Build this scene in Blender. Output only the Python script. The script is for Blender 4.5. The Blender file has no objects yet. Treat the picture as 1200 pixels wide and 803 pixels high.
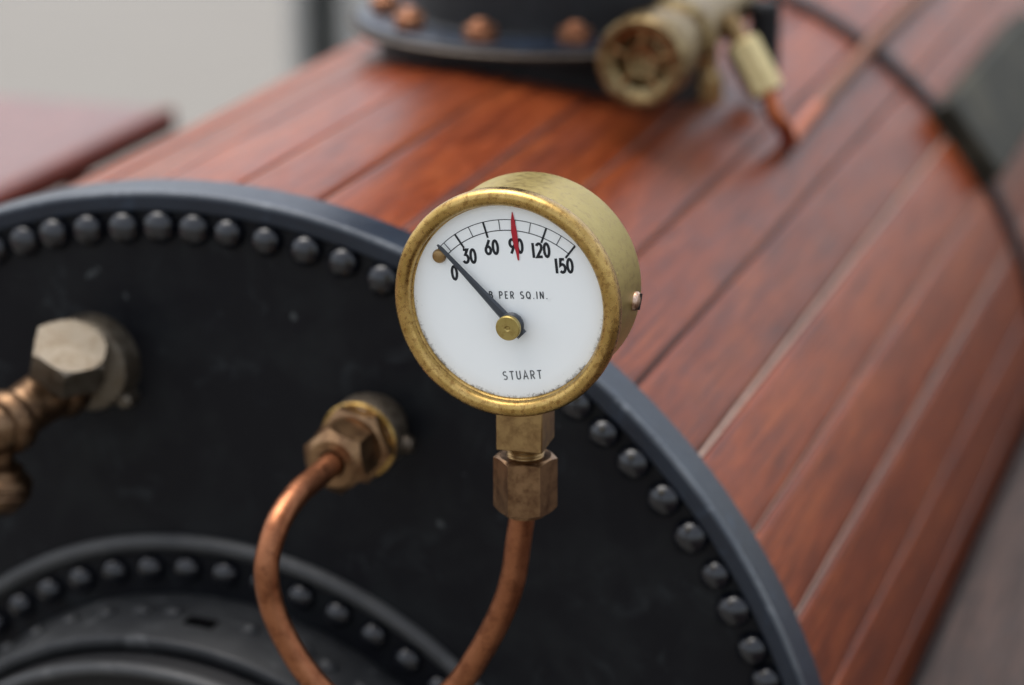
import bpy, bmesh, math, random
from mathutils import Vector, Matrix
random.seed(7)
SC = bpy.context.scene
COL = SC.collection
S = 0.01                                   # everything below is written in centimetres
R = math.radians

# ------------------------------------------------------------------ camera
cam = bpy.data.cameras.new('camera')
cam.lens = 90.0; cam.sensor_width = 36.0
cam.clip_start = 0.01; cam.clip_end = 200
cam.dof.use_dof = True; cam.dof.focus_distance = 0.420; cam.dof.aperture_fstop = 11.3
camo = bpy.data.objects.new('camera', cam); COL.objects.link(camo)
camo.location = (0.21714, -0.435, 0.2638)
camo.rotation_euler = (R(90 - 18.46), 0, R(19.178))
SC.camera = camo

# ------------------------------------------------------------------ world and sun (overcast)
SUN_EL, SUN_AZ = 72.0, 300.0                # azimuth clockwise from +Y
w = bpy.data.worlds.new('World'); SC.world = w; w.use_nodes = True
nt = w.node_tree; nt.nodes.clear()
sky = nt.nodes.new('ShaderNodeTexSky'); sky.sky_type = 'NISHITA'; sky.sun_disc = False
sky.sun_elevation = R(SUN_EL); sky.sun_rotation = R(SUN_AZ)
sky.air_density = 1.0; sky.dust_density = 4.0; sky.ozone_density = 1.0
hs = nt.nodes.new('ShaderNodeHueSaturation'); hs.inputs['Saturation'].default_value = 0.4
bg = nt.nodes.new('ShaderNodeBackground'); bg.inputs['Strength'].default_value = 0.15
wo = nt.nodes.new('ShaderNodeOutputWorld')
nt.links.new(sky.outputs[0], hs.inputs['Color']); nt.links.new(hs.outputs[0], bg.inputs['Color'])
nt.links.new(bg.outputs[0], wo.inputs['Surface'])
sl = bpy.data.lights.new('sun', 'SUN'); sl.energy = 0.9; sl.angle = R(48); sl.color = (1, .96, .9)
so = bpy.data.objects.new('sun', sl); COL.objects.link(so)
so.rotation_euler = (R(90 - SUN_EL), 0, R(180 - SUN_AZ))
SC.view_settings.view_transform = 'Standard'; SC.view_settings.look = 'None'
SC.view_settings.exposure = 1.12; SC.view_settings.gamma = 1.0
SC.view_settings.use_curve_mapping = False

# ------------------------------------------------------------------ material helpers
class NT:
    def __init__(s, name):
        s.m = bpy.data.materials.new(name); s.m.use_nodes = True
        s.t = s.m.node_tree; s.b = s.t.nodes['Principled BSDF']
        tc = s.t.nodes.new('ShaderNodeTexCoord')
        mp = s.t.nodes.new('ShaderNodeMapping'); mp.inputs['Scale'].default_value = (100, 100, 100)
        s.t.links.new(tc.outputs['Object'], mp.inputs['Vector']); s.co = mp.outputs[0]
    def link(s, a, b): s.t.links.new(a, b)
    def node(s, ty, **k):
        n = s.t.nodes.new(ty)
        for a, v in k.items(): setattr(n, a, v)
        return n
    def scaled(s, sc, loc=None, src=None):
        mp = s.node('ShaderNodeMapping'); mp.inputs['Scale'].default_value = sc
        s.link(src or s.co, mp.inputs['Vector'])
        if loc is not None: s.link(loc, mp.inputs['Location'])
        return mp.outputs[0]
    def noise(s, scale, detail=4, rough=.55, dist=0, co=None):
        n = s.node('ShaderNodeTexNoise'); n.inputs['Scale'].default_value = scale
        n.inputs['Detail'].default_value = detail; n.inputs['Roughness'].default_value = rough
        n.inputs['Distortion'].default_value = dist
        s.link(co or s.co, n.inputs['Vector']); return n.outputs['Fac']
    def ramp(s, fac, stops):
        r = s.node('ShaderNodeValToRGB'); e = r.color_ramp.elements
        while len(e) < len(stops): e.new(.5)
        for i, (p, c) in enumerate(stops):
            e[i].position = p
            e[i].color = (c, c, c, 1) if isinstance(c, (int, float)) else (*c, 1)
        s.link(fac, r.inputs[0]); return r.outputs[0]
    def mix(s, fac, a, b, mode='MIX'):
        m = s.node('ShaderNodeMix', data_type='RGBA', blend_type=mode)
        for v, i in ((fac, 0), (a, 6), (b, 7)):
            if hasattr(v, 'links') or hasattr(v, 'is_linked'): s.link(v, m.inputs[i])
            elif i == 0: m.inputs[0].default_value = v
            else: m.inputs[i].default_value = (*v, 1)
        return m.outputs[2]
    def math(s, op, a, b=0.0, c=None):
        m = s.node('ShaderNodeMath', operation=op)
        for v, i in ((a, 0), (b, 1), (c, 2)):
            if v is None: continue
            if hasattr(v, 'is_linked'): s.link(v, m.inputs[i])
            else: m.inputs[i].default_value = v
        return m.outputs[0]
    def bump(s, h, strength, dist=.0002):
        b = s.node('ShaderNodeBump'); b.inputs['Strength'].default_value = strength
        b.inputs['Distance'].default_value = dist
        s.link(h, b.inputs['Height']); s.link(b.outputs[0], s.b.inputs['Normal'])
    def set(s, k, v):
        if hasattr(v, 'is_linked'): s.link(v, s.b.inputs[k])
        elif isinstance(v, tuple): s.b.inputs[k].default_value = (*v, 1)
        else: s.b.inputs[k].default_value = v
        return s

def metal(name, lo, hi, dark, rough=(.28, .5), scale=2.2, pit=9, bump=.25, patina=None, tarn=(.42, .62)):
    n = NT(name)
    a = n.noise(scale, 6, .65, .4); b = n.noise(pit, 4, .7)
    c = n.mix(n.ramp(a, [(.35, 0.), (.65, 1.)]), lo, hi)
    c = n.mix(n.ramp(b, [(tarn[0], 1.), (tarn[1], 0.)]), c, dark)
    if patina:
        p = n.noise(scale * 1.7, 8, .75, .8)
        pm = n.ramp(p, [(.52, 0.), (.68, 1.)])
        c = n.mix(pm, c, patina)
        n.set('Metallic', n.math('SUBTRACT', 1.0, n.math('MULTIPLY', pm, .45)))
    else: n.set('Metallic', 1.0)
    n.set('Base Color', c)
    n.set('Roughness', n.math('MULTIPLY_ADD', b, (rough[1] - rough[0]) * 2, rough[0] - (rough[1] - rough[0]) * .5))
    n.bump(n.noise(pit * 4, 5, .7), bump, .00012)
    return n.m

M = {}
M['bezel'] = metal('polished tarnished brass', (.40, .255, .075), (.56, .37, .13), (.25, .13, .04), (.2, .36), 2.2, 10, .2, tarn=(.30, .50))
M['case'] = metal('dull yellow brass', (.40, .31, .105), (.46, .36, .13), (.33, .23, .075), (.34, .46), .9, 9, .3, tarn=(.28, .5))
M['fitting'] = metal('brown brass', (.30, .19, .085), (.40, .27, .12), (.20, .12, .055), (.3, .45), 1.6, 4, .18, tarn=(.30, .55))
M['nut'] = metal('bronzed brass nut', (.22, .13, .068), (.31, .19, .10), (.13, .07, .038), (.3, .42), 1.6, 4, .18, tarn=(.30, .55))
M['palebrass'] = metal('pale yellow brass', (.66, .54, .28), (.76, .63, .34), (.45, .34, .15), (.4, .6), 1.4, 4, .1, tarn=(.28, .5))
M['bronze'] = metal('dark brown bronze', (.13, .078, .042), (.21, .13, .075), (.06, .032, .018), (.32, .46), 1.6, 5, .25, tarn=(.34, .58))
M['lip'] = metal('oily brown iron', (.085, .07, .055), (.12, .10, .08), (.05, .04, .03), (.45, .6), 1.6, 5, .25, tarn=(.30, .55))
M['dullbrass'] = metal('dusty dull brass', (.17, .14, .105), (.24, .20, .155), (.10, .08, .06), (.42, .6), 1.6, 5, .25, tarn=(.30, .55))
M['dullcopper'] = metal('dull brown copper', (.26, .11, .06), (.32, .14, .08), (.16, .07, .04), (.45, .6), 1.6, 5, .2)
M['greybrass'] = metal('grey weathered brass', (.145, .125, .098), (.19, .165, .13), (.09, .068, .045), (.42, .6), 1.1, 4, .2, tarn=(.28, .55))
M['blurbrass'] = metal('worn yellow brass', (.30, .225, .11), (.38, .295, .15), (.17, .11, .05), (.3, .45), 1.4, 4, .2)
M['copper'] = metal('aged copper tube', (.27, .105, .050), (.35, .145, .070), (.18, .066, .032), (.33, .46), 1.2, 4, .15, tarn=(.30, .55))
M['warmcopper'] = metal('warm red copper', (.50, .15, .06), (.60, .20, .085), (.36, .10, .045), (.35, .5), 1.5, 5, .15)
M['boltcopper'] = metal('dull copper bolt', (.42, .20, .11), (.5, .26, .15), (.25, .11, .06), (.4, .55), 2, 5, .2)
M['steel'] = metal('bright steel', (.6, .58, .55), (.7, .68, .66), (.35, .3, .27), (.2, .35), 3, 9, .1)
M['screw'] = metal('rosy worn screw', (.62, .44, .34), (.72, .54, .42), (.4, .24, .16), (.25, .4), 3, 9, .1)
M['goldedge'] = metal('rubbed bright brass', (.62, .42, .12), (.72, .5, .18), (.4, .25, .07), (.22, .36), 3, 9, .1)

def paint(name, base, rough, spec=.5, dust=(.05, .05, .048), dust_amt=.5, bump=.12, worn=None, coat=0.):
    n = NT(name)
    a = n.noise(.55, 6, .65, .3); b = n.noise(6, 5, .7); sm = n.noise(.9, 8, .7, 1.2)
    c = n.mix(n.math('MULTIPLY', n.ramp(a, [(.45, 0.), (.75, 1.)]), dust_amt), base, dust)
    c = n.mix(n.math('MULTIPLY', n.ramp(sm, [(.56, 0.), (.70, 1.)]), .6), c, tuple(min(x * 2.1, .5) for x in dust))
    sp = n.ramp(n.noise(2.3, 3, .5), [(.735, 0.), (.76, 1.)])
    c = n.mix(n.math('MULTIPLY', sp, .45), c, (.09, .10, .10))
    if worn: c = n.mix(n.ramp(n.noise(3.1, 7, .7, .5), [(.70, 0.), (.715, 1.)]), c, worn)
    n.set('Base Color', c); n.set('Roughness', n.math('ADD', n.math('MULTIPLY_ADD', b, .22, rough - .19), n.math('MULTIPLY', sm, .17)))
    n.set('Specular IOR Level', spec); n.set('Coat Weight', coat); n.set('Coat Roughness', .2)
    n.bump(n.noise(4.5, 5, .6), bump, .0004)
    return n.m
M['black'] = paint('satin black boiler paint', (.0030, .0033, .0052), .46, .18, (.011, .013, .014), .9)
M['ring'] = paint('blue black ring paint', (.007, .012, .022), .33, .42, (.016, .026, .042), .6, .14, (.11, .12, .135))
M['edgepaint'] = paint('rubbed edge with painted highlight', (.03, .038, .05), .3, .6, (.12, .13, .14), .7)  # worn edge paint, lightened to carry the ridge's highlight
M['rivet'] = paint('gloss black rivet paint', (.003, .0036, .006), .20, .62, (.009, .010, .011), .2, .10)
M['grey'] = paint('dusty dark grey iron', (.015, .016, .0175), .5, .36, (.055, .056, .056), .6)
M['bead'] = paint('rubbed grey bead', (.034, .035, .036), .5, .4, (.065, .065, .062), .6)
M['deepblack'] = paint('matt black iron', (.006, .006, .007), .6, .3, (.012, .012, .013), .5)
M['slot_shade'] = paint('painted slot shade', (.0008, .0008, .001), .9, .05, (.001, .001, .001), 0, 0)  # near-black colour holds the shade inside the slot
M['needle'] = paint('dark grey needle', (.035, .042, .052), .38, .5, (.06, .07, .08), .6, .1)
M['ink'] = paint('black printing', (.012, .014, .018), .5, .3, (.03, .035, .04), .6, 0)
M['fineink'] = paint('worn grey printing', (.05, .055, .06), .5, .3, (.2, .21, .21), .9, 0)
M['redpaint'] = paint('red marking paint', (.42, .010, .022), .45, .4, (.5, .03, .04), .6, .1)

def wood(name, dark, mid, light, rough=.30, coat=.07, sheen=0.):
    n = NT(name)
    oi = n.node('ShaderNodeObjectInfo')
    off = n.node('ShaderNodeCombineXYZ')
    n.link(n.math('MULTIPLY', oi.outputs['Random'], 37.0), off.inputs[0])
    n.link(n.math('MULTIPLY', oi.outputs['Random'], 91.0), off.inputs[1])
    co = n.scaled((1, 1, 1), off.outputs[0])
    g1 = n.noise(1.0, 7, .62, .8, n.scaled((1.5, .16, 1.5), src=co))       # long colour figure
    g2 = n.noise(1.0, 5, .65, .25, n.scaled((11, .32, 11), src=co))         # fine lengthwise streaks
    g3 = n.noise(1.0, 6, .68, .5, n.scaled((2.4, .75, 2.4), src=co))        # worn varnish patches
    g4 = n.noise(1.0, 3, .6, .1, n.scaled((30, .9, 30), src=co))            # pores
    f_ = n.math('ADD', n.math('MULTIPLY', g1, .50), n.math('ADD', n.math('MULTIPLY', g3, .26), n.math('MULTIPLY', g2, .30)))
    base = n.ramp(f_, [(.36, dark), (.52, mid), (.68, light)])
    col = n.mix(n.math('MULTIPLY', n.ramp(g2, [(.38, 1.), (.52, 0.)]), .55), base, tuple(x * .42 for x in dark))
    col = n.mix(n.math('MULTIPLY', n.ramp(g4, [(.36, 1.), (.46, 0.)]), .45), col, tuple(x * .25 for x in dark))
    hsv = n.node('ShaderNodeHueSaturation')
    n.link(n.math('MULTIPLY_ADD', oi.outputs['Random'], .42, .78), hsv.inputs['Value'])
    n.link(col, hsv.inputs['Color'])
    scr = n.noise(1.0, 3, .6, .2, n.scaled((9, .5, 9), src=co))
    fin = n.mix(n.math('MULTIPLY', n.ramp(scr, [(.70, 0.), (.78, 1.)]), .35), hsv.outputs[0], (.35, .22, .17))
    n.set('Base Color', fin)
    n.set('Roughness', n.math('MULTIPLY_ADD', g3, .3, rough - .12))
    n.set('Coat Weight', coat); n.set('Coat Roughness', .22); n.set('Coat IOR', 1.4); n.set('Specular IOR Level', .19)
    n.bump(n.math('ADD', g2, n.math('MULTIPLY', g1, .5)), .32, .00035)
    return n.m
M['wood'] = wood('varnished mahogany', (.110, .0215, .0080), (.190, .038, .0110), (.275, .066, .0165))
M['board'] = wood('weathered dark board', (.020, .014, .0125), (.038, .025, .021), (.065, .039, .031), .6, .0)
M['sidewood'] = wood('varnished side board', (.11, .045, .038), (.17, .07, .058), (.23, .10, .08), .38, .35)
M['redwood'] = wood('dark red edging', (.07, .012, .007), (.12, .02, .01), (.18, .03, .014), .5, .0)
M['wornblock'] = paint('worn olive black block', (.016, .0155, .010), .6, .2, (.05, .046, .03), .9, .5)

def mat_filler():
    n = NT('dusty seam filler with painted sheen')  # dusty filler, paled to carry the sky's reflection off the plank edges
    a = n.noise(3, 4, .6)
    n.set('Base Color', n.mix(a, (.22, .13, .095), (.55, .38, .30))); n.set('Roughness', .6); n.bump(a, .3)
    return n.m
M['filler'] = mat_filler()
def mat_dial():
    n = NT('white enamel dial')
    sp = n.node('ShaderNodeSeparateXYZ'); n.link(n.co, sp.inputs[0])
    r = n.math('SQRT', n.math('ADD', n.math('POWER', sp.outputs[0], 2), n.math('POWER', sp.outputs[2], 2)))
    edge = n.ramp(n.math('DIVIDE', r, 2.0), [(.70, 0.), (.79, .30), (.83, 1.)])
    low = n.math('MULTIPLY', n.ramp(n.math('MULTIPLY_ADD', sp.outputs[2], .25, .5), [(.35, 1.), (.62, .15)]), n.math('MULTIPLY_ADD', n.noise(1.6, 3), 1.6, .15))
    spk = n.noise(17, 6, .8, .6)
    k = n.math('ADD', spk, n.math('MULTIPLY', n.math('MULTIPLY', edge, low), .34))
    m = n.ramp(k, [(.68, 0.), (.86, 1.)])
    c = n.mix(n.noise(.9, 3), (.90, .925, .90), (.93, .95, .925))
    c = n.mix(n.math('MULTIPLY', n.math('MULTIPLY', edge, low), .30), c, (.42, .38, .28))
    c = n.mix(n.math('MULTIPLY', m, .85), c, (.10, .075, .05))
    sm = n.ramp(n.noise(2.2, 5, .7, 0), [(.68, 0.), (.76, .5)])
    c = n.mix(n.math('MULTIPLY', sm, .35), c, (.45, .46, .44))
    n.set('Base Color', c); n.set('Roughness', .42); n.set('Specular IOR Level', .35)
    return n.m
M['dial'] = mat_dial()
def mat_ground():
    n = NT('pale concrete ground')
    c = n.mix(n.noise(.02, 5, .6), (.140, .131, .113), (.166, .156, .137))
    c = n.mix(n.math('MULTIPLY', n.noise(.6, 4), .25), c, (.22, .21, .20))
    n.set('Base Color', c); n.set('Roughness', .85); n.bump(n.noise(2, 4), .3, .002)
    return n.m
M['ground'] = mat_ground()
M['palepost'] = paint('pale grey paint', (.42, .415, .39), .5, .4, (.36, .35, .33), .5)
M['darkpanel'] = paint('dark grey green panel', (.07, .075, .07), .5, .4, (.11, .11, .10), .6)

# ------------------------------------------------------------------ mesh helpers (all centimetres)
def finish(name, bm, mat, parent=None, origin=(0, 0, 0), loc=None, sharp=32, bevel=0., smooth=True, doubles=True):
    """one mesh object; vertices in cm, 'origin' = where the object's zero stands in the scene"""
    if doubles: bmesh.ops.remove_doubles(bm, verts=bm.verts, dist=1e-4)
    bmesh.ops.recalc_face_normals(bm, faces=bm.faces)
    bm.normal_update()
    for f in bm.faces: f.smooth = smooth
    if smooth:
        for e in bm.edges:
            if len(e.link_faces) == 2 and e.calc_face_angle(0) > R(sharp): e.smooth = False
    o_ = Vector(origin)
    for v in bm.verts: v.co = (v.co - o_) * S
    me = bpy.data.meshes.new(name); bm.to_mesh(me); bm.free()
    me.materials.append(M[mat] if isinstance(mat, str) else mat)
    o = bpy.data.objects.new(name, me); COL.objects.link(o)
    o.location = Vector(loc if loc is not None else origin) * S
    if parent:
        o.parent = parent
        o.location = Vector(loc if loc is not None else origin) * S - world_loc(parent)
    if bevel:
        m = o.modifiers.new('bevel', 'BEVEL'); m.width = bevel * S; m.segments = 2; m.limit_method = 'ANGLE'
        m.angle_limit = R(28); m.harden_normals = False
    return o
def world_loc(o):
    v = Vector((0, 0, 0))
    while o: v += o.location; o = o.parent
    return v
def thing(name, loc, label, cat, group=None):
    o = bpy.data.objects.new(name, None); COL.objects.link(o); o.location = Vector(loc) * S
    o.empty_display_size = .01
    return tag(o, label, cat, group)
def tag(o, label, cat, group=None):
    o['label'] = label; o['category'] = cat
    if group: o['group'] = group
    return o
def struct(o): o['kind'] = 'structure'; return o

def basis(axis):
    a = Vector(axis).normalized()
    h = Vector((0, 0, 1)) if abs(a.z) < .9 else Vector((0, 1, 0))
    u = h.cross(a).normalized(); v = a.cross(u).normalized()
    return a, u, v
def lathe(bm, prof, c, axis=(0, 1, 0), n=64, a0=0., a1=360., rfun=None, closed_prof=False):
    """prof: (radius, distance along axis); r == 0 closes on the axis"""
    a, u, v = basis(axis); c = Vector(c)
    full = abs(a1 - a0) >= 359.9
    cnt = n if full else n + 1
    loops = []
    for k, (r, t) in enumerate(prof):
        if r < 1e-6: loops.append([bm.verts.new(c + a * t)]); continue
        L = []
        for i in range(cnt):
            th = R(a0 + (a1 - a0) * i / n)
            rr, tt = (r, t) if rfun is None else rfun(k, r, t, th)
            L.append(bm.verts.new(c + a * tt + (u * math.cos(th) + v * math.sin(th)) * rr))
        loops.append(L)
    pairs = list(zip(loops, loops[1:]))
    if closed_prof: pairs.append((loops[-1], loops[0]))
    for A, B in pairs:
        if len(A) == 1 and len(B) == 1: continue
        m = n if full else n
        for i in range(m):
            j = (i + 1) % cnt
            if len(A) == 1: bm.faces.new((A[0], B[i], B[j]))
            elif len(B) == 1: bm.faces.new((A[i], B[0], A[j]))
            else: bm.faces.new((A[i], B[i], B[j], A[j]))
    return bm
def hexnut(bm, c, axis, af, t0, t1, rot=0., bore=0., ch0=True, ch1=True, n=96, sides=6, cf=.93):
    """hexagonal prism with rounded chamfers; af = across flats, t0..t1 along the axis"""
    ap = af / 2; rc = ap / math.cos(math.pi / sides)
    def hr(th):
        s = 2 * math.pi / sides
        x = (th - R(rot)) % s - s / 2
        return ap / math.cos(x)
    r0 = ap * cf * 1.0
    ks = .55 if cf > .85 else .8
    def rf(k, r, t, th):
        if r == -1:  return (min(hr(th), rc), t0 + (hr(th) - r0) * ks if ch0 else t0)
        if r == -2:  return (min(hr(th), rc), t1 - (hr(th) - r0) * ks if ch1 else t1)
        return (r, t)
    a, u, v = basis(axis); c = Vector(c)
    prof = []
    if bore > 0: prof.append((bore, t0))
    else: prof.append((0, t0))
    if ch0: prof.append((r0, t0))
    prof += [(-1, 0), (-2, 0)]
    if ch1: prof.append((r0, t1))
    prof.append((bore, t1) if bore > 0 else (0, t1))
    loops = []
    for k, (r, t) in enumerate(prof):
        if r == 0: loops.append([bm.verts.new(c + a * t)]); continue
        L = []
        for i in range(n):
            th = 2 * math.pi * i / n + R(rot)
            rr, tt = rf(k, r, t, th)
            L.append(bm.verts.new(c + a * tt + (u * math.cos(th) + v * math.sin(th)) * rr))
        loops.append(L)
    pr = list(zip(loops, loops[1:]))
    if bore > 0: pr.append((loops[-1], loops[0]))
    for A, B in pr:
        for i in range(n):
            j = (i + 1) % n
            if len(A) == 1: bm.faces.new((A[0], B[i], B[j]))
            elif len(B) == 1: bm.faces.new((A[i], B[0], A[j]))
            else: bm.faces.new((A[i], B[i], B[j], A[j]))
    return bm
def box(bm, lo, hi, mat=None):
    vs = [Vector((x, y, z)) for x in (lo[0], hi[0]) for y in (lo[1], hi[1]) for z in (lo[2], hi[2])]
    if mat: vs = [mat @ v for v in vs]
    V = [bm.verts.new(v) for v in vs]
    for f in ((0, 1, 3, 2), (4, 6, 7, 5), (0, 4, 5, 1), (2, 3, 7, 6), (0, 2, 6, 4), (1, 5, 7, 3)):
        bm.faces.new([V[i] for i in f])
    return bm
def catmull(pts, seg=10):
    P = [Vector(p) for p in pts]; P = [P[0] * 2 - P[1]] + P + [P[-1] * 2 - P[-2]]
    out = []
    for i in range(1, len(P) - 2):
        for k in range(seg):
            t = k / seg
            out.append(.5 * ((2 * P[i]) + (P[i + 1] - P[i - 1]) * t + (2 * P[i - 1] - 5 * P[i] + 4 * P[i + 1] - P[i + 2]) * t * t
                             + (-P[i - 1] + 3 * P[i] - 3 * P[i + 1] + P[i + 2]) * t ** 3))
    out.append(P[-2]); return out
def tube(bm, pts, r, n=24, cap=True, seg=10, rf=None):
    C = catmull(pts, seg); loops = []
    t = (C[1] - C[0]).normalized(); _, u, v = basis(t)
    for i, c in enumerate(C):
        t2 = (C[min(i + 1, len(C) - 1)] - C[max(i - 1, 0)]).normalized()
        q = t.rotation_difference(t2); u = q @ u; v = q @ v; t = t2
        rr = r if rf is None else rf(i / (len(C) - 1))
        loops.append([bm.verts.new(c + (u * math.cos(a) + v * math.sin(a)) * rr)
                      for a in [2 * math.pi * k / n for k in range(n)]])
    for A, B in zip(loops, loops[1:]):
        for i in range(n): bm.faces.new((A[i], B[i], B[(i + 1) % n], A[(i + 1) % n]))
    if cap: bm.faces.new(loops[0]); bm.faces.new(loops[-1])
    return bm
def NB(): return bmesh.new()

# ================================================================== GROUND
bm = NB(); GZ = -45
for a in [(-9000, -9000), (9000, -9000), (9000, 9000), (-9000, 9000)]: bm.verts.new((*a, GZ))
bm.verts.ensure_lookup_table(); bm.faces.new(bm.verts)
struct(finish('ground', bm, 'ground'))

# ================================================================== BOILER
RR = 13.32                                 # outer radius of the end ring
boiler = thing('boiler', (0, 0, 0), 'model steam boiler clad in varnished mahogany planks with a black riveted end plate', 'boiler')
# end plate
PY = .16
bm = NB(); lathe(bm, [(0, PY), (12.99, PY), (12.99, .9), (0, .9)], (0, 0, 0), n=160)
finish('end_plate', bm, 'black', boiler)
# rim ring with slightly eased front edge
bm = NB()
lathe(bm, [(12.93, .50), (12.93, .05), (12.965, .012), (13.02, 0), (13.24, -.010), (13.275, .004), (13.275, .05), (13.30, .09), (13.335, .10), (13.335, 1.02), (13.30, 1.06), (12.99, 1.06)],
      (0, 0, 0), n=256, closed_prof=True)
finish('rim_ring', bm, 'ring', boiler, sharp=22)
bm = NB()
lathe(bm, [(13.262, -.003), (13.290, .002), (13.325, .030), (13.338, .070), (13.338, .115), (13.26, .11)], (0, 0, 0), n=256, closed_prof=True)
finish('rubbed_highlight_edge', bm, 'edgepaint', boiler, sharp=22)  # thin lighter strip paints the highlight line along the worn ridge
# rivets of the rim
def rivet_mesh(r, h):
    b = NB(); N = 8
    prof = [(r * 1.0, 0)] + [(r * math.cos(a), -h * math.sin(a) - .02) for a in [math.pi / 2 * k / N for k in range(N)]] + [(0, -h - .02)]
    lathe(b, prof, (0, 0, 0), n=24); return b
rv = None
RA = [125.6, 121.9, 118.4, 114.9, 111.3, 107.75, 104.44, 100.87, 97.19, 93.64, 90.2, 86.8, 83.16, 79.32, 75.72, 71.84,
      67.9, 63.8, 59.7, 55.6, 51.57, 48.13, 44.51, 40.4, 36.37, 32.39, 28.91, 25.04, 21.96, 18.2, 14.5, 10.8, 7.1, 3.4, -.3, -4, -7.7]
for k in range(len(RA)):
    a = R(RA[k])
    rr_ = 12.60 + random.uniform(-.018, .018)
    p = Vector((rr_ * math.cos(a), PY, rr_ * math.sin(a)))
    if rv is None: rv = o = finish('rivet', rivet_mesh(.350, .33), 'rivet', boiler, loc=p)
    else:
        o = rv.copy(); COL.objects.link(o); o.parent = boiler; o.location = p * S
    o.rotation_euler = (random.uniform(-.07, .07), random.uniform(0, 6.28), random.uniform(-.07, .07))
    s_ = random.uniform(.94, 1.06); o.scale = (s_ * random.uniform(.97, 1.03), random.uniform(.86, 1.08), s_)
# wooden cladding
WR = 12.93; Y0, Y1 = 1.06, 78.
bm = NB(); lathe(bm, [(0, Y0 + .01), (WR - .05, Y0 + .01), (WR - .05, Y1), (0, Y1)], (0, 0, 0), n=160)
finish('cladding_backing', bm, 'deepblack', boiler)
for a_, w_ in ((40.5, .085), (23.8, .075), (32.15, .04)):
    bm = NB(); hw = math.degrees(w_ / 2 / WR); off = -.03 / WR * 57.3
    lathe(bm, [(WR - .06, Y0 + .02), (WR - .018, Y0 + .02), (WR - .012, 20), (WR - .02, 40), (WR - .018, Y1 - 1), (WR - .06, Y1 - 1)], (0, 0, 0), n=4, a0=180 - a_ - hw + off, a1=180 - a_ + hw + off)
    finish('seam_filler_sheen', bm, 'filler', boiler)  # pale strip paints the sky glint of the bevelled plank edges
seams = [40.5 + 8.35 * k for k in range(-9, 14)]
gapw = {}
for i, a in enumerate(seams): gapw[i] = random.choice([.018, .03, .02])
for i, a in enumerate(seams):
    if abs(a - 40.5) < .1: gapw[i] = .14
    if abs(a - 32.15) < .1: gapw[i] = .07
    if abs(a - 23.8) < .1: gapw[i] = .12
    if abs(a - 48.85) < .1: gapw[i] = .045
    if abs(a - 15.45) < .1: gapw[i] = .03
for i in range(len(seams) - 1):
    g0 = gapw[i] / WR / 2; g1 = gapw[i + 1] / WR / 2
    a0 = R(seams[i]) + g0; a1 = R(seams[i + 1]) - g1
    bm = NB(); NA, NY = 10, 24
    rw = WR + random.uniform(-.02, .02)
    sec = []
    for k in range(NA + 1):
        t = k / NA; aa = a0 + (a1 - a0) * t
        e = min(t, 1 - t) * (a1 - a0) * WR
        drop = .055 * max(0, 1 - e / .12) ** 2 + .0 * e
        sec.append((aa, rw - drop))
    sec = [(a0, WR - .2)] + [(a0, sec[0][1])] + [(a0 + .03 / WR, rw - .02)] + [(a0 + .07 / WR, rw - .004)] + sec[1:-1] + [(a1 - .07 / WR, rw - .004), (a1 - .03 / WR, rw - .02), (a1, sec[-1][1]), (a1, WR - .2)]
    rows = []
    ph = random.uniform(0, 6)
    for j in range(NY + 1):
        y = Y0 + .003 + (Y1 - Y0) * (j / NY) ** 1.3
        rows.append([bm.verts.new((rr * math.cos(aa), y, rr * math.sin(aa))) for aa, rr in
                     [(aa + .0006 * math.sin(y * .35 + ph), rr + .008 * math.sin(y * .22 + ph)) for aa, rr in sec]])
    for A, B in zip(rows, rows[1:]):
        for k in range(len(sec) - 1): bm.faces.new((A[k], A[k + 1], B[k + 1], B[k]))
        bm.faces.new((A[-1], A[0], B[0], B[-1]))
    bm.faces.new(rows[0]); bm.faces.new(rows[-1])
    finish('plank', bm, 'wood', boiler, sharp=45)
# black band round the cladding
bm = NB(); lathe(bm, [(WR - .1, 29.65), (WR + .16, 29.65), (WR + .2, 29.72), (WR + .2, 30.43), (WR + .16, 30.5), (WR - .1, 30.5)], (0, 0, 0), n=160, closed_prof=True)
finish('cladding_band', bm, 'deepblack', boiler)
# ---- lower ring with its own rivets
DC = Vector((0, 0, -2.43))
bm = NB(); lathe(bm, [(8.47, PY + .1), (8.47, .05), (8.40, -.03), (8.30, -.06), (8.20, -.03), (8.13, .05), (8.13, PY + .1)], DC, n=160, closed_prof=True)
finish('raised_bead', bm, 'bead', boiler, sharp=60)
r2 = None
for k in range(27):
    a = R(94.1 - 6.35 * 2 + 6.3 * (k - 9) - .2)
    p = DC + Vector((7.74 * math.cos(a), PY, 7.74 * math.sin(a)))
    if r2 is None: r2 = o = finish('rivet', rivet_mesh(.305, .29), 'rivet', boiler, loc=p)
    else:
        o = r2.copy(); COL.objects.link(o); o.parent = boiler; o.location = p * S
    o.rotation_euler = (0, random.uniform(0, 6.28), 0)

# ================================================================== SMOKEBOX DOOR DRUM
DR = 7.17; DH = -2.12
drum = thing('access_hatch', (0, DH / 2, DC.z), 'dark grey round studded drum standing proud of the black plate, lower left', 'hatch')
bm = NB()
lathe(bm, [(6.2, PY - .02), (DR, PY - .02), (DR, DH + .08), (DR - .03, DH + .02), (DR - .10, DH), (DR - .22, DH), (DR - .28, DH + .05), (DR - .3, DH + .5), (6.2, DH + .5)], DC, n=200, closed_prof=True)
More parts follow.
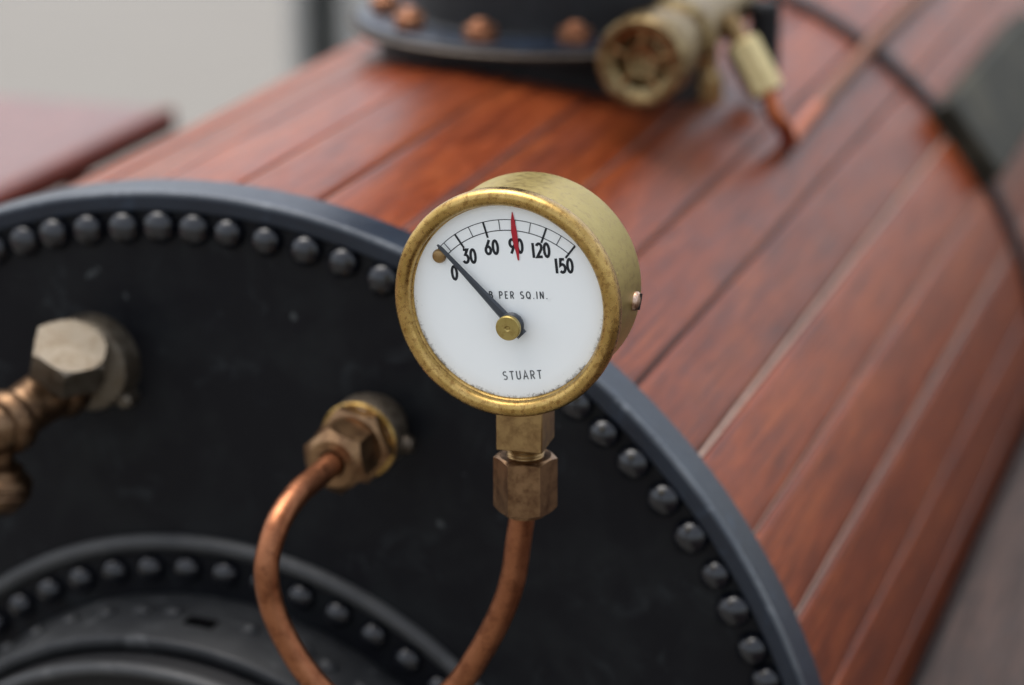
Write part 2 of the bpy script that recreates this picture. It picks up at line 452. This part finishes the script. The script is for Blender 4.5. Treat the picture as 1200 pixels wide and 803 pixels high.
# the wall stays uncut; the slot is a black box laid on it below
finish('drum_wall', bm, 'grey', drum, origin=(0, DH / 2, DC.z), sharp=50)
bm = NB()
lathe(bm, [(0, DH - .35), (6.0, DH - .22), (6.45, DH - .30), (6.62, DH - .62), (6.74, DH - .66), (6.80, DH - .55), (6.82, DH + .45), (0, DH + .45)], DC, n=200)
finish('hatch_cover', bm, 'deepblack', drum, origin=(0, DH / 2, DC.z), sharp=50)
bm = NB()
lathe(bm, [(6.60, DH - .60), (6.66, DH - .72), (6.78, DH - .74), (6.86, DH - .66), (6.86, DH - .5), (6.7, DH - .5)], DC, n=200, closed_prof=True)
finish('cover_rim', bm, 'bead', drum, origin=(0, DH / 2, DC.z), sharp=60)
st = None
for k, a in enumerate([127, 119.8, 112.6, 105.4, 98.6, 93., 79.4, 73.6, 69.6, 65.2, 58.5, 52]):
    aa = R(a); ax = Vector((math.cos(aa), 0, math.sin(aa)))
    p = DC + ax * (DR - .01) + Vector((0, -.85, 0))
    if st is None:
        b = NB(); lathe(b, [(.20, 0), (.20, .05), (.15, .11), (.07, .14), (0, .15)], (0, 0, 0), axis=(0, 0, 1), n=20)
        st = o = finish('stud', b, 'grey', drum, loc=p)
    else:
        o = st.copy(); COL.objects.link(o); o.parent = drum; o.location = p * S - drum.location
    o.rotation_euler = (0, R(90 - a), 0)
# slot: black box just proud of the drum wall, painting a hole's darkness
aa = R(87.2); ax = Vector((math.cos(aa), 0, math.sin(aa))); tx = Vector((-math.sin(aa), 0, math.cos(aa)))
mt = Matrix((( tx.x, 0, ax.x, (DC + ax * DR).x), (0, 1, 0, -1.12), (tx.z, 0, ax.z, (DC + ax * DR).z), (0, 0, 0, 1)))
bm = NB()
box(bm, (-.32, -.19, -.05), (.32, .19, .02), mt)
finish('slot', bm, 'slot_shade', drum, origin=(0, DH / 2, DC.z))

# ================================================================== PRESSURE GAUGE
GC = Vector((8.42, -5.50, 13.635))          # dial centre
gauge = thing('pressure_gauge', (8.49, -4.75, 9.75), 'round brass pressure gauge with a white dial, black needle and a red mark', 'gauge')
G = lambda x, y, z: (GC.x + x, y, GC.z + z)
bm = NB()                                   # case: y from -5.55 back to -3.9
lathe(bm, [(1.60, -5.42), (1.845, -5.42), (1.845, -5.38), (1.85, -4.02), (1.835, -3.94), (1.79, -3.89), (1.70, -3.87), (0, -3.85)], (GC.x, 0, GC.z), n=128)
finish('case', bm, 'case', gauge, origin=(GC.x, -4.6, GC.z), sharp=50)
bm = NB()                                   # bezel: rolled brass ring
prof = []
for k in range(17):
    a = R(-12 + 204 * k / 16)
    prof.append((1.818 + .138 * math.cos(a), -5.585 - .135 * math.sin(a)))
prof = [(1.85, -5.36), (1.935, -5.385), (1.95, -5.43), (1.956, -5.50)] + prof[1:] + [(1.672, -5.545), (1.660, -5.53), (1.650, -5.47), (1.70, -5.44)]
lathe(bm, prof, (GC.x, 0, GC.z), n=160, closed_prof=True)
finish('bezel', bm, 'bezel', gauge, origin=(GC.x, -5.6, GC.z), sharp=40)
bm = NB(); lathe(bm, [(0, -5.50), (1.69, -5.50), (1.69, -5.44), (0, -5.44)], (GC.x, 0, GC.z), n=96)
dial = finish('dial', bm, 'dial', gauge, origin=(GC.x, -5.47, GC.z))
# ---- printing: stroke lettering laid on the dial
DY = -5.503
layer = [0]
def ribbon(bm, pts, wd, y=None, taper=None, closed=False):
    """flat stroke in the x-z plane with mitred joints"""
    layer[0] += 1; yy = (y if y is not None else DY) - .0004 * (layer[0] % 7)
    P = [Vector((p[0], p[1])) for p in pts]; n = len(P); L = []; Rr = []
    for i in range(n):
        if closed: a, b = P[i - 1], P[(i + 1) % n]
        else: a, b = P[max(i - 1, 0)], P[min(i + 1, n - 1)]
        d0 = (P[i] - a); d1 = (b - P[i])
        if d0.length < 1e-9: d0 = d1
        if d1.length < 1e-9: d1 = d0
        d0 = d0.normalized(); d1 = d1.normalized(); t = (d0 + d1).normalized()
        nn = Vector((-t.y, t.x)); cs = max(.45, t.dot(d1))
        h = wd / 2 / cs * (taper[i] if taper else 1)
        L.append(bm.verts.new((P[i].x + nn.x * h, yy, P[i].y + nn.y * h)))
        Rr.append(bm.verts.new((P[i].x - nn.x * h, yy, P[i].y - nn.y * h)))
    m = n if closed else n - 1
    for i in range(m):
        j = (i + 1) % n; bm.faces.new((L[i], L[j], Rr[j], Rr[i]))
def arc(cx, cy, rx, ry, a0, a1, n=12):
    return [(cx + rx * math.cos(R(a0 + (a1 - a0) * k / n)), cy + ry * math.sin(R(a0 + (a1 - a0) * k / n))) for k in range(n + 1)]
GL = {  # glyph: (advance, strokes in a box of height 1)
 '0': (.52, [('c', arc(.22, .5, .17, .44, 0, 342, 19))]),
 '1': (.30, [[(.10, 0), (.10, 1)]]),
 '2': (.52, [arc(.22, .74, .17, .20, 165, 0, 9)[:-1] + [(.39, .70), (.36, .56), (.05, .06), (.42, .06)]]),
 '3': (.52, [[(.06, .94), (.36, .94), (.20, .60)] + arc(.20, .33, .19, .27, 75, -150, 12)]),
 '5': (.52, [[(.38, .94), (.12, .94), (.08, .54)] + arc(.21, .33, .19, .27, 115, -140, 12)]),
 '6': (.52, [('c', arc(.22, .30, .175, .25, 0, 342, 19)), [(.34, 1.0), (.21, .70), (.07, .42)]]),
 '9': (.52, [('c', arc(.22, .70, .175, .25, 0, 342, 19)), [(.10, 0), (.23, .30), (.37, .58)]]),
 'L': (.48, [[(.08, 1), (.08, .05), (.38, .05)]]),
 'B': (.54, [[(.08, 0), (.08, 1)], [(.08, .95), (.22, .95)] + arc(.22, .74, .15, .21, 80, -80, 8) + [(.08, .53)], [(.09, .53), (.24, .52)] + arc(.24, .285, .17, .235, 80, -80, 8) + [(.08, .05)]]),
 'P': (.52, [[(.08, 0), (.08, 1)], [(.08, .95), (.22, .95)] + arc(.22, .71, .17, .24, 80, -80, 8) + [(.08, .47)]]),
 'E': (.48, [[(.36, .95), (.08, .95), (.08, .05), (.36, .05)], [(.08, .50), (.32, .50)]]),
 'R': (.54, [[(.08, 0), (.08, 1)], [(.08, .95), (.22, .95)] + arc(.22, .71, .17, .24, 80, -80, 8) + [(.08, .47)], [(.20, .47), (.40, 0)]]),
 'S': (.52, [arc(.22, .73, .16, .22, 40, 250, 10) + [(.22, .50)] + arc(.22, .27, .17, .22, 70, -140, 10)]),
 'Q': (.62, [('c', arc(.28, .5, .22, .45, 0, 342, 19)), [(.30, .22), (.48, -.04)]]),
 '.': (.26, [[(.06, .05), (.16, .05)]]),
 'I': (.26, [[(.10, 0), (.10, 1)]]),
 'N': (.56, [[(.08, 0), (.08, 1)], [(.09, .97), (.41, .03)], [(.42, 0), (.42, 1)]]),
 'T': (.48, [[(.02, .95), (.42, .95)], [(.22, .92), (.22, 0)]]),
 'U': (.54, [[(.08, 1), (.08, .30)] + arc(.24, .25, .16, .20, 190, 350, 8) + [(.40, .30), (.40, 1)]]),
 'A': (.54, [[(.03, 0), (.24, 1), (.45, 0)], [(.11, .33), (.37, .33)]]),
 ' ': (.34, []),
}
def lettering(bm, text, cx, cz, h, wd, rot, track=0., sx=1.):
    adv = [GL[c][0] * sx + track for c in text]; tot = sum(adv) - track - .08 * sx
    x = -tot / 2; ca, sa = math.cos(R(rot)), math.sin(R(rot))
    for c, ad in zip(text, adv):
        for stt in GL[c][1]:
            cl = isinstance(stt, tuple); pts = stt[1] if cl else stt
            q = []
            for px_, pz in pts:
                u_, v_ = (x + px_ * sx) * h, (pz - .5) * h
                q.append((cx + u_ * ca - v_ * sa, cz + u_ * sa + v_ * ca))
            ribbon(bm, q, wd, closed=cl)
        x += ad
PV = (.12, -.33)                            # needle pivot on the dial
def pol(r, a): return (PV[0] + r * math.sin(R(a)), PV[1] + r * math.cos(R(a)))
ang = lambda v: {0: -49.0, 15: -44.6}.get(v, -54.4 + v / 30 * 18.15)
dial_sub = dict(parent=dial, origin=(0, 0, 0), smooth=False, doubles=False)
def dial_part(name, bm, mat):
    for v in bm.verts: v.co += Vector((GC.x, 0, GC.z))
    o = finish(name, bm, mat, dial, origin=(GC.x, -5.5, GC.z), smooth=False, doubles=False); return o
bm = NB()
ribbon(bm, [pol(1.755, a) for a in [-49.5 + 86.0 * k / 60 for k in range(61)]], .013)
ribbon(bm, [pol(1.575, a) for a in [-49.5 + 86.0 * k / 60 for k in range(61)]], .015)
for v in (0, 30, 60, 90, 120, 150): ribbon(bm, [pol(1.755, ang(v)), pol(1.485, ang(v))], .034, DY - .003)
for v in (15, 45, 75, 105, 135): ribbon(bm, [pol(1.755, ang(v)), pol(1.575, ang(v))], .013, DY - .003)
dial_part('scale_markings', bm, 'ink')
for tx_, (x, z) in {'0': (-.93, .42), '30': (-.665, .735), '60': (-.275, .925), '90': (.15, .985), '120': (.575, .955), '150': (.975, .73)}.items():
    bm = NB(); lettering(bm, tx_, x, z, .252, .046, 6.5, sx=.98); dial_part('numeral', bm, 'ink')
bm = NB(); lettering(bm, 'LB PER SQ.IN.', .135, .145, .125, .0195, 5.5, .17, 1.22); dial_part('unit_lettering', bm, 'fineink')
bm = NB(); lettering(bm, 'STUART', .255, -1.235, .150, .0195, 8.5, .16, 1.25); dial_part('lettering', bm, 'fineink')
bm = NB()
ribbon(bm, [(.085, 1.56), (.095, 1.42), (.115, 1.24), (.15, 1.03), (.178, .88), (.195, .75)], .105, DY - .012, [.12, .62, .95, .85, .5, .25])
dial_part('red_mark', bm, 'redpaint')
# ---- needle with hub
bm = NB()
tipv = Vector((PV[0] - 1.30, 0, PV[1] + 1.245)); pv = Vector((PV[0], 0, PV[1]))
dv = (tipv - pv).normalized(); nv = Vector((dv.z, 0, -dv.x)); LEN = (tipv - pv).length
ny0, ny1 = -5.615, -5.655
ws = [(-.245, .10), (-.15, .11), (-.02, .092), (.25, .086), (.7, .066), (1.2, .047), (1.72, .032), (1.80, .010)]
rows = []
for s_, h_ in ws:
    c = pv + dv * s_
    rows.append([bm.verts.new((c + nv * a_ * h_).to_tuple()[0:1] + (y_,) + ((c + nv * a_ * h_).z,)) for a_, y_ in ((-1, ny0), (-.55, ny1), (.55, ny1), (1, ny0))])
for A, B in zip(rows, rows[1:]):
    for k in range(4): bm.faces.new((A[k], A[(k + 1) % 4], B[(k + 1) % 4], B[k]))
bm.faces.new(rows[0]); bm.faces.new(rows[-1])
lathe(bm, [(.0, -5.51), (.155, -5.51), (.165, -5.60), (.205, -5.60), (.215, -5.66), (.18, -5.70), (.16, -5.765), (0, -5.765)], (PV[0], 0, PV[1]), n=32)
for v in bm.verts: v.co += Vector((GC.x, 0, GC.z))
needle = finish('needle', bm, 'needle', gauge, origin=(GC.x + PV[0], -5.6, GC.z + PV[1]), sharp=25, doubles=False)
bm = NB()
lathe(bm, [(0, -5.76), (.20, -5.76), (.21, -5.775), (.21, -5.84), (.195, -5.86), (.05, -5.86), (.03, -5.845), (0, -5.845)], (GC.x + PV[0], 0, GC.z + PV[1]), n=40)
finish('needle_hub', bm, 'case', needle, origin=(GC.x + PV[0], -5.7, GC.z + PV[1]))
# stop pin beside the zero end of the scale
bm = NB(); lathe(bm, [(.12, -5.51), (.12, -5.53), (.10, -5.57), (.05, -5.59), (0, -5.595)], (GC.x - 1.19, 0, GC.z + .69), n=24)
finish('stop_pin', bm, 'fitting', gauge, origin=(GC.x - 1.2, -5.55, GC.z + .66))
# case screw on the right side
aa = R(-4); sx_ = Vector((math.cos(aa), 0, math.sin(aa)))
bm = NB(); c0 = Vector((GC.x, -4.33, GC.z)) + sx_ * 1.83
lathe(bm, [(.165, 0), (.165, .05), (.14, .09), (.07, .115), (0, .12)], c0, axis=sx_, n=28)
scr = finish('case_screw', bm, 'screw', gauge, origin=c0)
bm = NB(); up = Vector((0, .35, 1)).normalized(); sd = sx_.cross(up).normalized(); up = sd.cross(sx_)
mt = Matrix(((sx_.x, sd.x, up.x, c0.x), (sx_.y, sd.y, up.y, c0.y), (sx_.z, sd.z, up.z, c0.z), (0, 0, 0, 1)))
box(bm, (.02, -.022, -.14), (.123, .022, .14), mt); finish('screw_slot', bm, 'deepblack', scr, origin=c0)
# square stem block and threaded neck under the case
SX, SY = 8.49, -4.78
bm = NB(); mt = Matrix.Translation((SX, SY, 0)) @ Matrix.Rotation(R(4), 4, 'Z')
box(bm, (-.405, -.43, 10.90), (.405, .43, 12.02), mt)
finish('stem_block', bm, 'fitting', gauge, origin=(SX, SY, 11.4), bevel=.025, sharp=40)
bm = NB(); lathe(bm, [(0, 10.5), (.30, 10.5), (.30, 10.66)] + [(.30 + (.025 if k % 2 else 0), 10.66 + .03 * k) for k in range(8)] + [(.30, 10.92), (0, 10.92)], (SX, SY, 0), axis=(0, 0, 1), n=40)
finish('threaded_neck', bm, 'fitting', gauge, origin=(SX, SY, 10.7))
# two tiny pips on the case behind the bezel
bm = NB(); a2 = R(17); s2 = Vector((math.cos(a2), 0, math.sin(a2))); c2 = Vector((GC.x, -5.05, GC.z)) + s2 * 1.835
lathe(bm, [(.05, 0), (.04, .012), (0, .018)], c2, axis=s2, n=16); finish('case_pip', bm, 'case', gauge, origin=c2)

# ================================================================== SIPHON PIPE
FX, FZ = 3.75, 8.97
pipe = thing('siphon_pipe', (FX, -3, FZ), 'looped copper siphon pipe running from the black plate up to the brass gauge', 'pipe')
PR = .232
pts = [(FX, -2.0, FZ), (FX, -2.9, FZ), (FX - .02, -3.75, FZ - .02), (FX - .06, -4.5, FZ - .28), (3.63, -4.92, 8.05 + .0), (3.70, -4.95, 7.30), (3.97, -4.93, 6.60), (4.40, -4.9, 5.93),
       (4.98, -4.88, 5.42), (5.70, -4.85, 5.20), (6.50, -4.83, 5.42), (7.22, -4.8, 6.15), (7.72, -4.78, 6.98), (8.08, -4.78, 7.76), (8.27, -4.78, 8.40), (8.36, -4.78, 9.03), (8.45, -4.78, 9.7), (8.49, -4.78, 10.3)]
bm = NB(); tube(bm, pts, PR, n=32, seg=12); finish('copper_tube', bm, 'copper', pipe, origin=(6, -4.8, 7))
bm = NB(); hexnut(bm, (SX, SY, 0), (0, 0, 1), .955, 9.70, 10.70, rot=16, bore=.315)
finish('union_nut', bm, 'nut', pipe, origin=(SX, SY, 10.2), sharp=25)
bm = NB(); lathe(bm, [(.235, 9.62), (.36, 9.62), (.38, 9.68), (.38, 9.75), (.235, 9.75)], (SX - .01, SY, 0), axis=(0, 0, 1), n=40, closed_prof=True)
finish('nut_collar', bm, 'nut', pipe, origin=(SX, SY, 9.65))
bm = NB(); hexnut(bm, (FX, 0, FZ), (0, 1, 0), 1.16, -2.18, -1.22, rot=20, bore=.27, cf=.80)
finish('union_nut', bm, 'nut', pipe, origin=(FX, -1.7, FZ), sharp=25)
# fitting that receives the pipe
fit = thing('pipe_fitting', (FX, 0, FZ), 'brown brass hexagonal fitting screwed into the black plate behind the looped pipe', 'pipe fitting')
bm = NB(); hexnut(bm, (FX, 0, FZ), (0, 1, 0), 1.36, -1.24, -.86, rot=8, bore=0, cf=.92)
finish('hexagon', bm, 'nut', fit, origin=(FX, -.9, FZ), sharp=25)
bm = NB(); lathe(bm, [(.60, -.90), (.755, -.90), (.785, -.87), (.78, -.83), (.60, -.83)], (FX, 0, FZ), n=56, closed_prof=True)
finish('bright_edge', bm, 'bezel', fit, origin=(FX, -1, FZ))
bm = NB(); lathe(bm, [(0, -1.24), (.46, -1.24), (.52, -1.15), (.60, -1.02), (.74, -.84), (.77, -.74), (.77, -.24), (.72, -.12), (.62, .0), (.62, .17)], (FX, 0, FZ), n=56)
finish('body', bm, 'dullbrass', fit, origin=(FX, -.4, FZ))
bm = NB(); lathe(bm, [(.0, .5), (.20, .5), (.20, .84), (.13, .95), (0, .95)], (FX, -.36, FZ - .12), axis=(1, 0, -.05), n=28)
finish('side_stub', bm, 'lip', fit, origin=(FX + .8, -.42, FZ))

# ================================================================== LEFT COCK
KX, KZ = -2.40, 9.60
cock = thing('water_gauge_cock', (KX, 0, KZ), 'large weathered brass cock with a hexagon cap at the left edge of the plate', 'cock')
bm = NB(); lathe(bm, [(0, -.40), (.80, -.40), (.90, -.34), (.95, -.24), (.95, .05), (1.0, .15), (1.0, .17)], (KX, 0, KZ), n=56)
finish('flange', bm, 'greybrass', cock, origin=(KX, 0, KZ))
na = Vector((.377, -.340, .861)).normalized(); top = Vector((-2.03, -1.5, 10.47))
bm = NB(); hexnut(bm, top, na, 1.36, -.72, 0, rot=4, cf=1.02, ch0=False)
finish('hexagon_cap', bm, 'greybrass', cock, origin=top, sharp=25, bevel=.03)
core = top - na * 1.25
bm = NB()
lathe(bm, [(0, 1.02), (.50, 1.02), (.52, .66), (.62, .60), (.62, .50)] + [(.62 * math.cos(R(a)), .62 * math.sin(R(a))) for a in (50, 30, 10, -10, -30, -50, -70)] + [(0, -.62)], core, axis=na, n=48)
finish('body', bm, 'bronze', cock, origin=core)
bm = NB(); tube(bm, [(KX, -.3, KZ), tuple((core + Vector((KX, -.3, KZ))) / 2), tuple(core)], .52, n=32); finish('neck', bm, 'greybrass', cock, origin=core)
ball = Vector((-2.95, -2.45, 9.10))
bm = NB(); tube(bm, [tuple(core + Vector((.1, .2, .1))), tuple(core + (ball - core) * .5 + Vector((0, 0, .06))), tuple(ball), (-3.75, -2.75, 8.55), (-4.7, -3.0, 7.7)], .5, n=36,
    rf=lambda t: .54 - .08 * t)
finish('outlet', bm, 'bronze', cock, origin=ball)
bm = NB(); ax_ = (ball - core).normalized()
lathe(bm, [(.44, -.24), (.58, -.22), (.64, -.12), (.64, .10), (.58, .2), (.44, .22)], ball, axis=ax_, n=40, closed_prof=True); finish('collar', bm, 'bronze', cock, origin=ball)
lo_ = Vector((-3.08, -2.5, 9.0))
bm = NB(); lathe(bm, [(0, .2), (.30, .2), (.30, -.7), (.5, -.80), (.54, -.95), (.66, -1.02), (.70, -1.09), (.66, -1.14), (.70, -1.19), (.66, -1.25), (.70, -1.31), (.62, -1.5), (.40, -1.72), (.1, -1.8), (0, -1.8)], lo_, axis=(.12, .1, 1), n=48)
finish('lower_union', bm, 'bronze', cock, origin=lo_)
c3 = Vector((KX + .80, -.18, KZ - .66))
bm = NB(); lathe(bm, [(.0, -.14), (.10, -.13), (.16, -.07), (.17, .10), (.16, .34)], c3, n=24); finish('flange_bolt', bm, 'greybrass', cock, origin=c3)

# ================================================================== DOME ON TOP OF THE BOILER
TX, TY = 1.15, 18.25
dome = thing('steam_dome', (TX, TY, 13.2), 'black steam dome with a flanged base and copper bolts on the boiler top', 'dome')
def saddle(k, r, t, th): return (r, t)
bm = NB()
n = 96; loops = []
def cyl_z(x): return math.sqrt(max(WR * WR - x * x, 0))
prof = [('s', 4.25), ('s', 4.25, .25), (4.25, 13.22), (4.5, 13.30), (4.97, 13.34), (4.97, 13.50), (4.90, 13.56), (3.55, 13.58), (3.35, 13.7), (3.25, 14.1), (3.2, 30)]
for p in prof:
    L = []
    for i in range(n):
        th = 2 * math.pi * i / n
        if p[0] == 's':
            x = TX + p[1] * math.cos(th); y = TY + p[1] * math.sin(th); z = cyl_z(x) - .08 + (p[2] if len(p) > 2 else 0)
            z = min(z, 13.2)
        else: x = TX + p[0] * math.cos(th); y = TY + p[0] * math.sin(th); z = p[1]
        L.append(bm.verts.new((x, y, z)))
    loops.append(L)
for A, B in zip(loops, loops[1:]):
    for i in range(n): bm.faces.new((A[i], A[(i + 1) % n], B[(i + 1) % n], B[i]))
bm.faces.new(loops[-1]); bm.faces.new(loops[0])
# split: barrel upper, flange lower share one casting
finish('dome_casting', bm, 'deepblack', dome, origin=(TX, TY, 14), sharp=40)
bm = NB(); lathe(bm, [(3.5, 13.575), (4.76, 13.555), (4.82, 13.58), (4.82, 13.63), (4.76, 13.66), (3.5, 13.67)], (TX, TY, 0), axis=(0, 0, 1), n=96, closed_prof=True)
finish('flange_ring', bm, 'ring', dome, origin=(TX, TY, 13.8), sharp=50)
bm = NB(); lathe(bm, [(4.6, 13.42), (4.99, 13.41), (5.02, 13.44), (5.02, 13.50), (4.99, 13.525), (4.6, 13.525)], (TX, TY, 0), axis=(0, 0, 1), n=96, closed_prof=True)
finish('flange_lip', bm, 'lip', dome, origin=(TX, TY, 13.5), sharp=50)
bo = None
for k in range(16):
    a = R(-61.5 - 32.727 * k) if k < 11 else None
    if a is None: continue
    p = Vector((TX + 4.1 * math.cos(a), TY + 4.1 * math.sin(a), 13.665))
    if bo is None:
        b = NB(); hexnut(b, (0, 0, 0), (0, 0, 1), .72, 0, .36, rot=0); lathe(b, [(.2, .34), (.2, .46), (.15, .50), (0, .50)], (0, 0, 0), axis=(0, 0, 1), n=20)
        bo = o = finish('flange_bolt', b, 'boltcopper', dome, loc=p, doubles=False)
    else:
        o = bo.copy(); COL.objects.link(o); o.parent = dome; o.location = p * S - dome.location
    o.rotation_euler = (0, 0, random.uniform(0, 1))

# ================================================================== BRASS VALVE
VX, VZ = 5.50, 13.86
valve = thing('brass_valve', (VX, 17, 12), 'tubular brass valve with an open ribbed end pointing at the viewer, beside the black dome', 'valve')
bm = NB()
lathe(bm, [(0, 12.55), (.25, 12.5), (.27, 12.3), (.42, 12.28), (.45, 12.5), (.62, 12.55), (.64, 12.15), (.80, 12.1), (.88, 11.98), (1.0, 11.98), (1.06, 12.08), (1.06, 13.1), (.98, 13.2), (.98, 13.6), (.80, 13.75), (.74, 14.2), (.74, 15.1), (.9, 15.2), (.9, 15.7), (.74, 15.8), (.70, 20.5), (0, 20.5)], (VX, 0, VZ), n=48)
finish('barrel', bm, 'blurbrass', valve, origin=(VX, 14, VZ))
bm = NB()
for k in range(5):
    a = R(72 * k + 15); u_ = Vector((math.cos(a), 0, math.sin(a)))
    mt = Matrix(((u_.x, 0, -u_.z, VX), (0, 1, 0, 12.2), (u_.z, 0, u_.x, VZ), (0, 0, 0, 1)))
    box(bm, (.40, -.08, -.07), (.90, .2, .07), mt)
finish('end_spokes', bm, 'fitting', valve, origin=(VX, 12.2, VZ), bevel=.03)
bm = NB(); lathe(bm, [(.55, 10.9), (.55, 12.2), (.4, 12.4), (.4, 13.3), (.5, 13.7)], (VX - .2, 18.4, 0), axis=(0, 0, 1), n=36)
finish('foot', bm, 'fitting', valve, origin=(VX, 17.6, 12))
bm = NB(); lathe(bm, [(.0, 11.5), (.40, 11.5), (.40, 13.9), (.3, 14.0), (0, 14.0)], (6.6, 19.6, 0), axis=(0, 0, 1), n=36)
finish('black_cap', bm, 'deepblack', valve, origin=(7.2, 20, 13))

# ================================================================== THIN COPPER PIPE WITH UNION
feed = thing('copper_feed_pipe', (7.3, 18, 11.5), 'thin copper pipe with a pale brass union lying along the planks beside the valve', 'pipe')
U0 = Vector((6.55, 17.2, 13.42)); U1 = Vector((7.30, 17.1, 12.2)); ud = (U1 - U0)
bm = NB(); hexnut(bm, U0, ud, .80, 0, ud.length, rot=10, cf=.9); finish('union_nut', bm, 'palebrass', feed, origin=U0, sharp=25)
bm = NB(); tube(bm, [tuple(U0 - ud * .5), tuple(U0 + ud * .1)], .26, n=20); finish('upper_pipe', bm, 'fitting', feed, origin=U0)
def on(a, y, h=.0): return ((WR + h) * math.cos(R(a)), y, (WR + h) * math.sin(R(a)))
fp = [tuple(U0 + ud * .9), tuple(U1 + ud * .12), (7.52, 17.0, 11.72), (7.74, 17.3, 11.30), on(54.4, 18.3, .26), on(54.7, 19.8, .23), on(55.0, 22, .22)]
bm = NB(); tube(bm, fp, .21, n=20, seg=8); finish('bent_tube', bm, 'warmcopper', feed, origin=(7.5, 18, 11.5))
bm = NB(); tube(bm, [on(55.0, 21.9, .22), on(55.3, 25, .22), on(55.8, 29.0, .42), on(55.9, 31, .42), on(56, 36, .22), on(56, 55, .22)], .205, n=20, seg=8)
finish('copper_tube', bm, 'dullcopper', feed, origin=(7.5, 25, 11))

# ================================================================== BLOCK ON THE BAND
ab = R(38.5); nx = Vector((math.cos(ab), 0, math.sin(ab))); tx2 = Vector((-math.sin(ab), 0, math.cos(ab)))
cb = nx * WR
mt = Matrix(((tx2.x, 0, nx.x, cb.x), (0, 1, 0, 0), (tx2.z, 0, nx.z, cb.z), (0, 0, 0, 1)))
bm = NB(); box(bm, (-1.35, 29.2, -.22), (1.35, 44, .75), mt)
blk = finish('cladding_block', bm, 'wornblock', None, origin=cb + Vector((0, 30, 0)), bevel=.12)
tag(blk, 'worn olive black block lying along the planks at the black band, far upper right', 'block')

# ================================================================== SIDE BOARDS
bm = NB(); box(bm, (13.24, -1.5, -.35), (60, 90, .98)); box(bm, (13.24, -1.5, .98), (13.42, 90, 1.06))
rb = thing('running_board', (30, 20, 0), 'dark weathered wooden running board along the right side of the boiler', 'running board')
bm.free()
for i, (x0, x1) in enumerate([(13.26, 17.6), (17.66, 22.4), (22.46, 27.2), (27.26, 32), (32.06, 40)]):
    bm = NB(); box(bm, (x0, -30, -.35), (x1, 95, .98)); finish('board', bm, 'board', rb, origin=(x0, 0, .3), bevel=.06)
bm = NB(); box(bm, (12.6, 1.2, -.8), (13.255, 95, .35)); finish('edge_strip', bm, 'deepblack', rb, origin=(13, 20, 0))
lb = thing('left_side_board', (-26, 20, 3.5), 'reddish varnished side board with a rounded edge beyond the left side of the boiler', 'side board')
bm = NB(); box(bm, (-46, -30, 4.45), (-19.66, 37.3, 5.22)); finish('board', bm, 'sidewood', lb, origin=(-26, 20, 4.7), bevel=.1)
bm = NB(); box(bm, (-19.655, -30, 4.35), (-19.15, 37.4, 5.30)); finish('edging', bm, 'redwood', lb, origin=(-19.4, 20, 4.7), bevel=.16)
bm = NB(); box(bm, (-20.1, 30.6, -3), (-19.3, 31.6, 4.15)); finish('bracket', bm, 'deepblack', lb, origin=(-19.6, 31, 1), bevel=.1)
lb.name = 'side_board'

# ================================================================== FAR POST
post = thing('background_post', (-50, 110, GZ), 'pale upright frame with a dark ribbed panel far behind the boiler at the top', 'post')
fx = [-51.0, -50.0, -46.9, -44.6]
bm = NB(); box(bm, (fx[0], 118, GZ), (fx[1], 121, 30)); finish('frame_stile', bm, 'palepost', post, origin=(fx[0], 119, 0), bevel=.1)
bm = NB(); box(bm, (fx[2], 118, GZ), (fx[3], 121, 30)); finish('frame_stile', bm, 'palepost', post, origin=(fx[2], 119, 0), bevel=.1)
bm = NB(); box(bm, (fx[1], 119.2, GZ), (fx[2], 120.2, 30))
for k in range(5):
    x = fx[1] + .3 + k * .55; box(bm, (x, 118.9, GZ), (x + .25, 119.21, 30))
finish('ribbed_panel', bm, 'darkpanel', post, origin=(-49, 119, 0), doubles=False)
